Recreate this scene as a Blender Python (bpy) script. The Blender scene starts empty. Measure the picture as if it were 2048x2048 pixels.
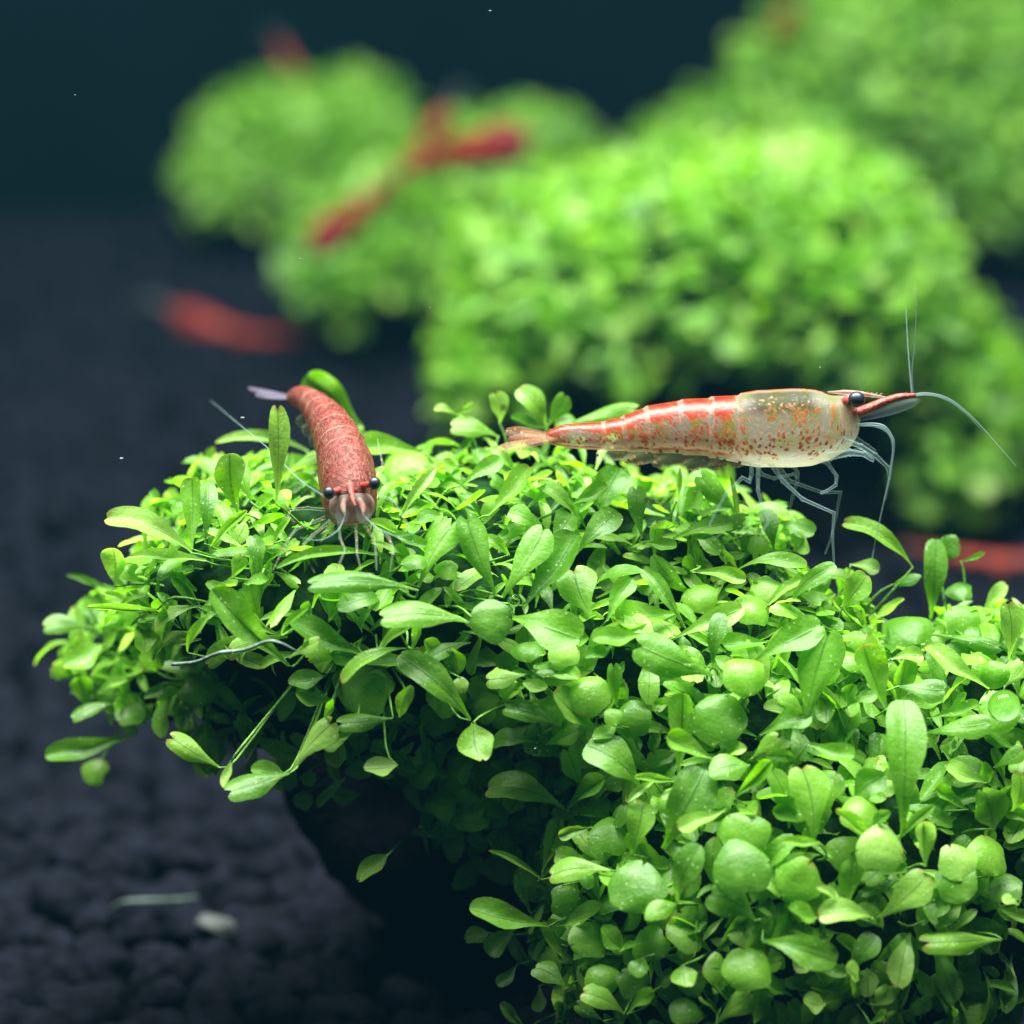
import bpy, bmesh, math, random
import numpy as np
from mathutils import Vector, Matrix, noise

random.seed(7); rng = np.random.default_rng(7)
U = 0.001                      # everything below is written in millimetres; U turns it into metres
S = bpy.context.scene
COL = S.collection

# ------------------------------------------------------------------ camera
PITCH, FPX, FOCUS, CAM_H = math.radians(16), 7447.0, 200.0, 90.5
cp, sp = math.cos(PITCH), math.sin(PITCH)
CAM = np.array([0.0, -FOCUS * cp, CAM_H])
AX, UPV, RT = np.array([0, cp, -sp]), np.array([0, sp, cp]), np.array([1.0, 0, 0])
cam_d = bpy.data.cameras.new('camera'); cam = bpy.data.objects.new('camera', cam_d); COL.objects.link(cam)
cam.location = Vector(CAM * U); cam.rotation_euler = (math.pi / 2 - PITCH, 0, 0)
cam_d.sensor_width = 36; cam_d.lens = 36 * FPX / 2048
cam_d.clip_start = 0.005; cam_d.clip_end = 50
cam_d.dof.use_dof = True; cam_d.dof.focus_distance = 0.1985; cam_d.dof.aperture_fstop = 30
S.camera = cam

# ------------------------------------------------------------------ light: one aquarium lamp over the tank, dim blue water light
W = bpy.data.worlds.new('World'); S.world = W; W.use_nodes = True
bg = W.node_tree.nodes['Background']; bg.inputs[0].default_value = (0.10, 0.34, 0.40, 1); bg.inputs[1].default_value = 0.15
lamp_d = bpy.data.lights.new('aquarium_lamp', 'AREA'); lamp = bpy.data.objects.new('aquarium_lamp', lamp_d); COL.objects.link(lamp)
lamp_d.shape = 'RECTANGLE'; lamp_d.size = 0.32; lamp_d.size_y = 0.13; lamp_d.energy = 6.0; lamp_d.color = (0.96, 1.0, 0.93)
lamp.location = (-0.02, 0.018, 0.285); lamp.rotation_euler = (math.radians(0), 0, 0)
S.view_settings.view_transform = 'Standard'; S.view_settings.look = 'None'; S.view_settings.exposure = 0.0; S.view_settings.gamma = 1
S.view_settings.use_curve_mapping = False
S.render.engine = 'CYCLES'
S.cycles.use_denoising = True
S.cycles.max_bounces = 8; S.cycles.diffuse_bounces = 4; S.cycles.transmission_bounces = 6; S.cycles.transparent_max_bounces = 16
S.cycles.caustics_reflective = False; S.cycles.caustics_refractive = False
S.cycles.sample_clamp_indirect = 6

# ------------------------------------------------------------------ helpers
def P(px, py, d):
    """a point seen at photo pixel (2048 px) at depth d mm along the optical axis"""
    return CAM + d * (AX + RT * ((px - 1024) / FPX) + UPV * ((1024 - py) / FPX))
def ground_depth(py):
    b = PITCH + math.atan((py - 1024) / FPX)
    return CAM_H * math.cos(b - PITCH) / math.sin(b)
def nz(v):
    v = np.asarray(v, float); return v / (np.linalg.norm(v) + 1e-12)

def mesh(name, verts, faces, smooth=True, uv=None, uv2=None, var=None):
    me = bpy.data.meshes.new(name)
    me.from_pydata((np.asarray(verts, float) * U).tolist(), [], faces)
    if smooth: me.polygons.foreach_set('use_smooth', [True] * len(me.polygons))
    li = np.empty(len(me.loops), int); me.loops.foreach_get('vertex_index', li)
    for nm, dat in (('UVMap', uv), ('Norm', uv2)):
        if dat is not None:
            l = me.uv_layers.new(name=nm); l.data.foreach_set('uv', np.asarray(dat, np.float32)[li].ravel())
    if var is not None:
        a = me.attributes.new('var', 'FLOAT', 'POINT'); a.data.foreach_set('value', np.asarray(var, np.float32))
    me.update(); return me
def obj(name, me, mat, parent=None, label=None, cat=None, group=None, kind=None):
    o = bpy.data.objects.new(name, me); COL.objects.link(o)
    if me is not None and mat is not None and not me.materials: me.materials.append(mat)
    if parent is not None: o.parent = parent
    if label: o['label'] = label
    if cat: o['category'] = cat
    if group: o['group'] = group
    if kind: o['kind'] = kind
    return o
def empty(name, loc, label, cat, group=None):
    o = obj(name, None, None, None, label, cat, group); o.empty_display_size = 0.002
    o.location = Vector(np.asarray(loc) * U); return o
def child(name, me, mat, parent, kind=None, label=None):
    """mesh is in world mm; put it under parent keeping the place"""
    o = obj(name, me, mat, parent, label=label, kind=kind)
    o.matrix_parent_inverse = Matrix.Translation(-parent.location); return o

def tube(pts, radii, n=8, closed_ends=True):
    """tube mesh along a polyline; returns verts, faces, uv"""
    pts = np.asarray(pts, float); k = len(pts)
    radii = np.interp(np.linspace(0, 1, k), np.linspace(0, 1, len(radii)), radii)
    V, F, T = [], [], []
    prev = None
    for i in range(k):
        t = nz(pts[min(i + 1, k - 1)] - pts[max(i - 1, 0)])
        if prev is None:
            a = np.cross(t, [0, 0, 1.0]);
            if np.linalg.norm(a) < 1e-3: a = np.cross(t, [1.0, 0, 0])
        else: a = prev - t * np.dot(prev, t)
        a = nz(a); prev = a; b = np.cross(t, a)
        for j in range(n):
            th = 2 * math.pi * j / n
            V.append(pts[i] + radii[i] * (a * math.cos(th) + b * math.sin(th))); T.append((i / (k - 1), j / n))
    for i in range(k - 1):
        for j in range(n):
            F.append((i * n + j, i * n + (j + 1) % n, (i + 1) * n + (j + 1) % n, (i + 1) * n + j))
    if closed_ends:
        F.append(tuple(range(n - 1, -1, -1))); F.append(tuple((k - 1) * n + j for j in range(n)))
    return V, F, T
def smooth_path(pts, n=4):
    """Catmull-Rom through points"""
    p = [np.asarray(q, float) for q in pts]; p = [2 * p[0] - p[1]] + p + [2 * p[-1] - p[-2]]
    out = []
    for i in range(1, len(p) - 2):
        for j in range(n):
            t = j / n
            out.append(0.5 * (2 * p[i] + (p[i + 1] - p[i - 1]) * t + (2 * p[i - 1] - 5 * p[i] + 4 * p[i + 1] - p[i + 2]) * t * t
                              + (3 * p[i] - p[i - 1] - 3 * p[i + 1] + p[i + 2]) * t ** 3))
    out.append(p[-2]); return np.array(out)
class Join:
    def __init__(s): s.V, s.F, s.T, s.R = [], [], [], []
    def add(s, V, F, T=None, var=0.0):
        o = len(s.V); s.V += list(V); s.F += [tuple(i + o for i in f) for f in F]
        s.T += list(T) if T is not None else [(0, 0)] * len(V); s.R += [var] * len(V)
    def mesh(s, name): return mesh(name, s.V, s.F, uv=s.T, var=s.R)

# ------------------------------------------------------------------ materials
class NT:
    def __init__(s, name):
        s.m = bpy.data.materials.new(name); s.m.use_nodes = True; s.t = s.m.node_tree
        for n in list(s.t.nodes): s.t.nodes.remove(n)
    def n(s, typ, **kw):
        nd = s.t.nodes.new(typ)
        for k, v in kw.items():
            if k.startswith('i_'):
                key = k[2:]; key = int(key) if key.isdigit() else key.replace('_', ' ')
                s.set(nd.inputs[key], v)
            else: setattr(nd, k, v)
        return nd
    def set(s, inp, v):
        if hasattr(v, 'links') or isinstance(v, bpy.types.NodeSocket): s.t.links.new(v, inp)
        else:
            if isinstance(v, tuple) and len(v) == 3 and inp.type == 'RGBA': v = v + (1,)
            inp.default_value = v
    def math(s, op, a, b=0.0, c=None, clamp=False):
        nd = s.n('ShaderNodeMath', operation=op, use_clamp=clamp); s.set(nd.inputs[0], a); s.set(nd.inputs[1], b)
        if c is not None: s.set(nd.inputs[2], c)
        return nd.outputs[0]
    def step(s, v, a, b, lo=0.0, hi=1.0):
        nd = s.n('ShaderNodeMapRange', interpolation_type='SMOOTHSTEP'); s.set(nd.inputs[0], v)
        for i, q in ((1, a), (2, b), (3, lo), (4, hi)): nd.inputs[i].default_value = q
        return nd.outputs[0]
    def mix(s, f, a, b):
        nd = s.n('ShaderNodeMix', data_type='RGBA'); s.set(nd.inputs[0], f); s.set(nd.inputs[6], a); s.set(nd.inputs[7], b); return nd.outputs[2]
    def ramp(s, f, stops):
        nd = s.n('ShaderNodeValToRGB'); s.set(nd.inputs[0], f); e = nd.color_ramp.elements
        while len(e) < len(stops): e.new(0.5)
        for q, (pos, c) in zip(e, stops): q.position = pos; q.color = (*c, 1)
        return nd.outputs[0]
    def noise(s, vec, scale, detail=3, rough=0.55):
        nd = s.n('ShaderNodeTexNoise'); s.set(nd.inputs['Vector'], vec); nd.inputs['Scale'].default_value = scale
        nd.inputs['Detail'].default_value = detail; nd.inputs['Roughness'].default_value = rough; return nd.outputs[0]
    def bump(s, h, strength, dist):
        nd = s.n('ShaderNodeBump'); s.set(nd.inputs['Height'], h); nd.inputs['Strength'].default_value = strength
        nd.inputs['Distance'].default_value = dist; return nd.outputs[0]
    def out(s, sh):
        o = s.n('ShaderNodeOutputMaterial'); s.t.links.new(sh, o.inputs[0]); return s.m
    def mixsh(s, f, a, b):
        nd = s.n('ShaderNodeMixShader'); s.set(nd.inputs[0], f); s.t.links.new(a, nd.inputs[1]); s.t.links.new(b, nd.inputs[2]); return nd.outputs[0]

def leaf_material(name, sat=1.0):
    t = NT(name)
    pos = t.n('ShaderNodeNewGeometry').outputs['Position']
    uv = t.n('ShaderNodeSeparateXYZ', i_0=t.n('ShaderNodeUVMap', uv_map='UVMap').outputs[0])
    along, across = uv.outputs[0], uv.outputs[1]
    r = t.math('FRACT', t.math('ADD', t.n('ShaderNodeObjectInfo').outputs['Random'], t.n('ShaderNodeAttribute', attribute_name='var').outputs['Fac']))
    col = t.ramp(r, [(0.0, (0.066, 0.205, 0.007)), (0.35, (0.120, 0.32, 0.012)), (0.75, (0.205, 0.43, 0.030)), (1.0, (0.33, 0.54, 0.11))])
    mot = t.noise(pos, 900, 4)
    col = t.mix(t.math('MULTIPLY', t.step(mot, 0.42, 0.72), 0.38), col, (0.27, 0.48, 0.10))
    c = t.math('ABSOLUTE', t.math('SUBTRACT', across, 0.5))
    rib = t.step(c, 0.012, 0.035, 1.0, 0.0)
    col = t.mix(t.math('MULTIPLY', rib, 0.55), col, (0.03, 0.12, 0.012))
    # faint side veins
    wv = t.math('SINE', t.math('MULTIPLY', t.math('SUBTRACT', along, t.math('MULTIPLY', c, 0.55)), 62.0))
    col = t.mix(t.math('MULTIPLY', t.step(wv, 0.75, 1.0), 0.14), col, (0.05, 0.17, 0.02))
    # worn yellow-brown margin at the tip of some leaves
    edge = t.math('MULTIPLY', t.step(t.math('ADD', along, t.math('MULTIPLY', mot, 0.12)), 0.985, 1.05), t.step(r, 0.45, 0.6))
    col = t.mix(t.math('MULTIPLY', edge, 0.6), col, (0.36, 0.27, 0.06))
    # painted sparkle highlights and dust: small pale dots
    vo = t.n('ShaderNodeTexVoronoi', feature='F1'); t.set(vo.inputs['Vector'], pos); vo.inputs['Scale'].default_value = 4200
    sv = t.n('ShaderNodeSeparateColor', i_0=vo.outputs['Color']).outputs[0]
    spk = t.math('MULTIPLY', t.step(vo.outputs['Distance'], 0.16, 0.28, 1.0, 0.0), t.step(sv, 0.80, 0.86))
    col = t.mix(t.math('MULTIPLY', spk, 0.55), col, (0.62, 0.78, 0.45))
    # small dark bitten spots on a few leaves
    vs = t.n('ShaderNodeTexVoronoi', feature='F1'); t.set(vs.inputs['Vector'], pos); vs.inputs['Scale'].default_value = 520
    ss = t.n('ShaderNodeSeparateColor', i_0=vs.outputs['Color']).outputs[1]
    dk = t.math('MULTIPLY', t.step(vs.outputs['Distance'], 0.07, 0.13, 1.0, 0.0), t.step(ss, 0.80, 0.82))
    col = t.mix(t.math('MULTIPLY', dk, 0.75), col, (0.03, 0.06, 0.012))
    h = t.math('ADD', t.math('MULTIPLY', t.noise(pos, 5200, 2), 0.55), t.math('MULTIPLY', t.noise(pos, 1500, 2), 1.0))
    h = t.math('SUBTRACT', h, t.math('MULTIPLY', rib, 0.5))
    nrm = t.bump(h, 0.32, 0.00016)
    p = t.n('ShaderNodeBsdfPrincipled', i_Base_Color=col, i_Roughness=0.42, i_Normal=nrm); p.inputs['Specular IOR Level'].default_value = 0.5
    hsv = t.n('ShaderNodeHueSaturation', i_Color=col); hsv.inputs['Hue'].default_value = 0.497; hsv.inputs['Saturation'].default_value = 1.05; hsv.inputs['Value'].default_value = 1.75
    tr = t.n('ShaderNodeBsdfTranslucent', i_Color=hsv.outputs[0], i_Normal=nrm)
    return t.out(t.mixsh(0.54, p.outputs[0], tr.outputs[0]))
def plain(name, col, rough=0.6, scale=900, amp=0.35, bumpd=0.0002, spec=0.3, alt=None):
    t = NT(name); pos = t.n('ShaderNodeNewGeometry').outputs['Position']
    n1 = t.noise(pos, scale, 5)
    c = t.mix(t.step(n1, 0.35, 0.7), tuple(x * (1 - amp) for x in col), alt or tuple(min(1, x * (1 + amp)) for x in col))
    p = t.n('ShaderNodeBsdfPrincipled', i_Base_Color=c, i_Roughness=rough, i_Normal=t.bump(t.noise(pos, scale * 3, 4), 0.6, bumpd))
    p.inputs['Specular IOR Level'].default_value = spec
    return t.out(p.outputs[0])
def clear(name, col, opacity, rough=0.2, spec=0.5, dots=None, dens=4200, rim=0.34):
    """see-through shell: part of the light goes straight on"""
    t = NT(name); pos = t.n('ShaderNodeNewGeometry').outputs['Position']
    c = t.mix(t.noise(pos, 2500, 3), tuple(x * 0.8 for x in col), tuple(min(1, x * 1.15) for x in col)); op = opacity
    if dots:
        vo = t.n('ShaderNodeTexVoronoi'); t.set(vo.inputs['Vector'], pos); vo.inputs['Scale'].default_value = dens
        sv = t.n('ShaderNodeSeparateColor', i_0=vo.outputs['Color']).outputs[0]
        m = t.math('MULTIPLY', t.step(vo.outputs['Distance'], 0.2, 0.36, 1.0, 0.0), t.step(sv, 0.5, 0.6))
        c = t.mix(m, c, dots); op = t.math('MAXIMUM', m, opacity)
    lw = t.n('ShaderNodeLayerWeight'); lw.inputs[0].default_value = 0.35
    op = t.math('ADD', op, t.math('MULTIPLY', lw.outputs['Facing'], rim), clamp=True)
    p = t.n('ShaderNodeBsdfPrincipled', i_Base_Color=c, i_Roughness=rough); p.inputs['Specular IOR Level'].default_value = spec
    tl = t.n('ShaderNodeBsdfTranslucent', i_Color=c)
    tp = t.n('ShaderNodeBsdfTransparent')
    return t.out(t.mixsh(op, tp.outputs[0], t.mixsh(0.4, p.outputs[0], tl.outputs[0])))

def shrimp_material(name, redness, opacity):
    """red cells on a pale see-through shell; Norm uv = (head..tail, back..belly), UVMap = mm on the skin"""
    t = NT(name)
    nu = t.n('ShaderNodeSeparateXYZ', i_0=t.n('ShaderNodeUVMap', uv_map='Norm').outputs[0]); s, v = nu.outputs[0], nu.outputs[1]
    mm = t.n('ShaderNodeUVMap', uv_map='UVMap').outputs[0]
    big = t.noise(mm, 0.75, 3); mid = t.noise(mm, 2.2, 4); fine = t.noise(mm, 7.0, 3)
    # chromatophores
    def dots(scale, r0, r1):
        vo = t.n('ShaderNodeTexVoronoi'); t.set(vo.inputs['Vector'], mm); vo.inputs['Scale'].default_value = scale
        return t.step(vo.outputs['Distance'], r0, r1, 1.0, 0.0), t.n('ShaderNodeSeparateColor', i_0=vo.outputs['Color']).outputs[0]
    d1, c1 = dots(4.2, 0.30, 0.48)
    net, _ = dots(3.6, 0.42, 0.62)
    pleon = t.step(s, 0.36, 0.44)
    n5 = lambda q, k: t.math('MULTIPLY', t.math('SUBTRACT', q, 0.5), k)
    ridge = t.step(v, 0.05, 0.11, 1.0, 0.0)
    white = t.step(t.noise(mm, 3.4, 4, 0.7), 0.57, 0.68)
    if redness < 0.5:
        # pale shrimp: red saddle plates on the abdomen, freckles on the flank, clear carapace
        upper = t.math('MULTIPLY', t.step(v, 0.30, 0.58, 1.0, 0.0), pleon)
        solid = t.step(t.math('ADD', t.math('MULTIPLY', upper, 0.88), t.math('ADD', n5(big, 1.1), n5(mid, 1.5))), 0.42, 0.60)
        zone = t.math('MULTIPLY', t.step(v, 0.22, 0.38), t.step(v, 0.62, 0.92, 1.0, 0.0))
        fd = t.math('ADD', t.math('ADD', t.math('MULTIPLY', zone, 0.42), t.math('MULTIPLY', pleon, 0.12)), t.math('ADD', n5(big, 1.6), n5(c1, 0.55)))
        sp_m = t.math('MULTIPLY', d1, t.step(fd, 0.28, 0.42)); nt_m = t.math('MULTIPLY', net, t.step(fd, 0.48, 0.66))
        red = t.math('MAXIMUM', solid, t.math('MULTIPLY', t.math('MAXIMUM', sp_m, nt_m), 0.85))
        red = t.math('MAXIMUM', red, t.math('MULTIPLY', ridge, t.step(mid, 0.25, 0.45)))
        wob = t.math('ADD', 0.80, n5(mid, 0.10))
        ln = t.math('MULTIPLY', t.step(t.math('ABSOLUTE', t.math('SUBTRACT', v, wob)), 0.015, 0.045, 1.0, 0.0), pleon)
        red = t.math('MAXIMUM', red, t.math('MULTIPLY', ln, 0.85))
        pale = t.mix(t.step(big, 0.42, 0.60), (0.48, 0.44, 0.34), (0.40, 0.40, 0.09))
        pale = t.mix(t.math('MULTIPLY', t.step(v, 0.5, 0.8), 0.6), pale, (0.58, 0.57, 0.44))
        pale = t.mix(t.math('MULTIPLY', white, 0.65), pale, (0.58, 0.57, 0.54))
        rc = t.mix(t.step(mid, 0.4, 0.65), (0.33, 0.020, 0.012), (0.50, 0.070, 0.020))
    else:
        # red shrimp: red back, gold worm-lines on the flanks
        wv_ = t.n('ShaderNodeTexNoise'); t.set(wv_.inputs['Vector'], t.n('ShaderNodeVectorMath', operation='MULTIPLY', i_0=mm, i_1=(1.6, 4.6, 1.0)).outputs[0])
        wv_.inputs['Scale'].default_value = 1.5; wv_.inputs['Detail'].default_value = 5; wv_.inputs['Roughness'].default_value = 0.65; wv_.inputs['Distortion'].default_value = 1.6
        flank = t.step(v, 0.08, 0.32)
        gold = t.math('MULTIPLY', t.step(t.math('ADD', wv_.outputs[0], n5(fine, 0.5)), 0.50, 0.60), t.math('ADD', t.math('MULTIPLY', flank, 0.80), 0.20))
        red = t.math('SUBTRACT', 1.0, gold)
        pale = t.mix(t.step(fine, 0.45, 0.65), (0.30, 0.145, 0.055), (0.42, 0.25, 0.12))
        rc = t.mix(t.step(t.math('ADD', mid, n5(fine, 0.6)), 0.38, 0.66), (0.13, 0.012, 0.010), (0.30, 0.040, 0.030))
        rc = t.mix(t.math('MULTIPLY', t.step(v, 0.04, 0.18, 1.0, 0.0), t.step(t.math('ADD', fine, n5(mid, 0.8)), 0.46, 0.66)), rc, (0.50, 0.12, 0.085))
    col = t.mix(red, pale, rc)
    if redness > 0.5:      # pale muzzle
        mz = t.math('MULTIPLY', t.step(t.math('ADD', s, n5(mid, 0.03)), 0.03, 0.09, 1.0, 0.0), t.step(v, 0.22, 0.40))
        col = t.mix(t.math('MULTIPLY', mz, 0.85), col, (0.50, 0.36, 0.29))
    # pale rims of the shell rings
    seg = None
    for q in (0.386, 0.477, 0.570, 0.674, 0.750, 0.816):
        e = t.step(t.math('ABSOLUTE', t.math('SUBTRACT', s, q)), 0.004, 0.011, 1.0, 0.0); seg = e if seg is None else t.math('MAXIMUM', seg, e)
    seg = t.math('MULTIPLY', seg, t.step(t.noise(mm, 1.6, 4), 0.34, 0.50))
    col = t.mix(t.math('MULTIPLY', seg, 0.45), col, (0.58, 0.42, 0.33))
    milk = t.math('MULTIPLY', t.math('ADD', t.step(v, 0.35, 0.75), t.math('MULTIPLY', white, 0.6)), 0.30)
    op = t.math('ADD', t.math('ADD', t.math('MULTIPLY', red, 0.9 - opacity), opacity), milk, clamp=True)
    if redness < 0.5:
        win = t.math('MULTIPLY', t.math('MULTIPLY', t.step(s, 0.10, 0.16), t.step(s, 0.32, 0.38, 1.0, 0.0)), t.math('MULTIPLY', t.step(v, 0.10, 0.16), t.step(v, 0.34, 0.46, 1.0, 0.0)))
        op = t.math('SUBTRACT', op, t.math('MULTIPLY', win, 0.18), clamp=True)
    nrm = t.bump(t.math('ADD', fine, t.math('MULTIPLY', red, 0.3)), 0.25 + 0.35 * redness, 0.0001 + 0.0001 * redness)
    p = t.n('ShaderNodeBsdfPrincipled', i_Base_Color=col, i_Roughness=0.24 + 0.22 * redness, i_Normal=nrm); p.inputs['Specular IOR Level'].default_value = 0.5
    tl = t.n('ShaderNodeBsdfTranslucent', i_Color=col)
    tp = t.n('ShaderNodeBsdfTransparent')
    return t.out(t.mixsh(op, tp.outputs[0], t.mixsh(0.35, p.outputs[0], tl.outputs[0])))

M_leaf = leaf_material('leaf_green')
M_stem = plain('stem_green', (0.13, 0.30, 0.035), 0.45, 1500, 0.3)
M_core = plain('shade_core_dark', (0.006, 0.024, 0.005), 0.9, 1200, 0.5, 0.0002, 0.05)  # inner core added to block light; its dark colour gives shade between leaves
M_soil = plain('soil_granule', (0.0028, 0.0037, 0.0072), 0.8, 700, 0.5, 0.0004, 0.06)
M_ground = plain('soil_bed', (0.002, 0.002, 0.003), 0.95, 500, 0.4, 0.0002, 0.03)
M_wall = plain('tank_back_dark', (0.0006, 0.0036, 0.0042), 0.9, 14, 0.25, 0.0, 0.02)
M_rock = plain('dark_stone', (0.003, 0.0035, 0.0045), 0.95, 400, 0.5, 0.0006, 0.02)
M_pale = plain('pale_pebble', (0.045, 0.05, 0.048), 0.6, 500, 0.4)
M_white = plain('white_speck', (0.16, 0.18, 0.18))
M_strand = plain('pale_strand', (0.055, 0.085, 0.07), 0.5, 1500, 0.3)
M_sh_clear = shrimp_material('shrimp_shell_pale', 0.10, 0.30)
M_sh_red = shrimp_material('shrimp_shell_red', 0.95, 0.97)
M_limb = clear('shrimp_limb_glass', (0.36, 0.52, 0.54), 0.13, 0.18, rim=0.26)
M_limb_s = clear('shrimp_limb_spotted', (0.46, 0.58, 0.40), 0.08, 0.2, dots=(0.40, 0.07, 0.02), dens=3600, rim=0.20)
M_scale = clear('shrimp_blade_clear', (0.30, 0.40, 0.46), 0.02, 0.3, spec=0.2, rim=0.07)
M_fan = clear('shrimp_tail_clear', (0.42, 0.22, 0.12), 0.10, 0.25, dots=(0.42, 0.10, 0.03), dens=5200, rim=0.12)
M_fan_red = clear('shrimp_tail_red', (0.20, 0.06, 0.06), 0.35, 0.25)
M_pleo = clear('shrimp_swimmeret', (0.40, 0.42, 0.20), 0.10, 0.4, dots=(0.40, 0.15, 0.04), dens=2600, rim=0.06)
M_redlimb = plain('shrimp_red_stalk', (0.36, 0.035, 0.018), 0.3, 4000, 0.35, 0.0001, 0.5, alt=(0.50, 0.075, 0.045))
M_face = clear('shrimp_face_pale', (0.64, 0.50, 0.44), 0.30, 0.25, dots=(0.62, 0.10, 0.08), dens=1500)
_t = NT('shrimp_face_frosted'); _pos = _t.n('ShaderNodeNewGeometry').outputs['Position']
_c = _t.mix(_t.step(_t.noise(_pos, 1500, 3), 0.44, 0.68), (0.42, 0.33, 0.27), (0.42, 0.14, 0.115))
_p = _t.n('ShaderNodeBsdfPrincipled', i_Base_Color=_c, i_Roughness=0.6); _p.inputs['Specular IOR Level'].default_value = 0.25
M_frost = _t.out(_t.mixsh(0.50, _t.n('ShaderNodeBsdfTransparent').outputs[0], _t.mixsh(0.4, _p.outputs[0], _t.n('ShaderNodeBsdfTranslucent', i_Color=_c).outputs[0])))
M_pink = clear('shrimp_face_pink', (0.50, 0.13, 0.11), 0.45, 0.35)
M_blue_fan = clear('shrimp_tail_dusky', (0.16, 0.13, 0.20), 0.35, 0.3)
M_far = plain('shrimp_far_red', (0.14, 0.010, 0.010), 0.5, 600, 0.4, 0.0001, 0.15, alt=(0.21, 0.026, 0.012))
M_hair = clear('shrimp_feeler', (0.30, 0.42, 0.44), 0.26, 0.3)
M_eye = NT('shrimp_eye_black')
_p = M_eye.n('ShaderNodeBsdfPrincipled', i_Base_Color=(0.010, 0.013, 0.022), i_Roughness=0.42); _p.inputs['Coat Weight'].default_value = 0.08
M_eye = M_eye.out(_p.outputs[0])
_t = NT('air_bubble'); _g = _t.n('ShaderNodeBsdfGlass', i_Color=(0.95, 1, 0.98), i_Roughness=0.0); _g.inputs['IOR'].default_value = 1.22
M_bubble = _t.out(_g.outputs[0])

# ------------------------------------------------------------------ the setting
X0, X1, Y0, Y1 = -150, 150, -60, 245
gv = [(X0 * 4, -900, 0), (X1 * 4, -900, 0), (X1 * 4, Y1 + 6, 0), (X0 * 4, Y1 + 6, 0)]
obj('ground', mesh('ground', gv, [(0, 1, 2, 3)]), M_ground, kind='structure', label='dark bed of the aquarium under the soil granules')
wv = [(X0 * 4, Y1, -5), (X1 * 4, Y1, -5), (X1 * 4, Y1, 420), (X0 * 4, Y1, 420)]
wv += [(x, y + 5, z) for x, y, z in wv]
obj('wall', mesh('wall', wv, [(0, 1, 2, 3), (4, 7, 6, 5), (0, 3, 7, 4), (1, 5, 6, 2), (3, 2, 6, 7), (0, 4, 5, 1)], smooth=False), M_wall, kind='structure',
    label='dark blue-green back wall of the aquarium')

def ico(sub):
    bm = bmesh.new(); bmesh.ops.create_icosphere(bm, subdivisions=sub, radius=1)
    v = np.array([x.co[:] for x in bm.verts]); f = [tuple(q.index for q in x.verts) for x in bm.faces]; bm.free(); return v, f
ICO = {k: ico(k) for k in (1, 2, 3, 4)}
def lumps(sub, amp, freq, n):
    out = []
    v, f = ICO[sub]
    for i in range(n):
        off = Vector((i * 7.3, i * 3.1, 0))
        k = np.array([1 + amp * noise.noise(Vector(q) * freq + off) for q in v]); out.append(v * k[:, None])
    return out
def granules():
    near, far = lumps(3, 0.38, 1.3, 7), lumps(2, 0.38, 1.3, 7)
    V, F, off = [], [], 0
    fa = {3: np.array(ICO[3][1]), 2: np.array(ICO[2][1])}
    y = -24.0
    while y < Y1 + 2:
        half = 40 + (y + 24) * 0.14 + 45
        x = -half
        while x < half:
            px, py = x + rng.uniform(-1.1, 1.1), y + rng.uniform(-1.1, 1.1)
            r = rng.uniform(1.2, 1.95); sub = 3 if y < 45 and -48 < px < 12 else 2
            v = (near if sub == 3 else far)[rng.integers(7)]
            a, b = rng.uniform(0, 6.28), rng.uniform(-0.5, 0.5)
            R = np.array(Matrix.Rotation(a, 3, 'Z') @ Matrix.Rotation(b, 3, 'X'))
            vv = (v * [r * rng.uniform(1, 1.35), r, r * 0.85]) @ R.T + [px, py, rng.uniform(0.0, 1.7)]
            V.append(vv); F.append(fa[sub] + off); off += len(vv)
            x += 3.0
        y += 2.75
    me = bpy.data.meshes.new('soil_granules'); V = np.concatenate(V) * U; F = np.concatenate(F)
    me.vertices.add(len(V)); me.vertices.foreach_set('co', V.ravel())
    me.loops.add(F.size); me.loops.foreach_set('vertex_index', F.ravel())
    me.polygons.add(len(F)); me.polygons.foreach_set('loop_start', np.arange(0, F.size, 3)); me.polygons.foreach_set('loop_total', np.full(len(F), 3))
    me.polygons.foreach_set('use_smooth', np.ones(len(F), bool)); me.update(); me.validate()
    return me
obj('soil_granules', granules(), M_soil, kind='stuff', label='dark round aquarium soil granules covering the bed', cat='gravel')

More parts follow.
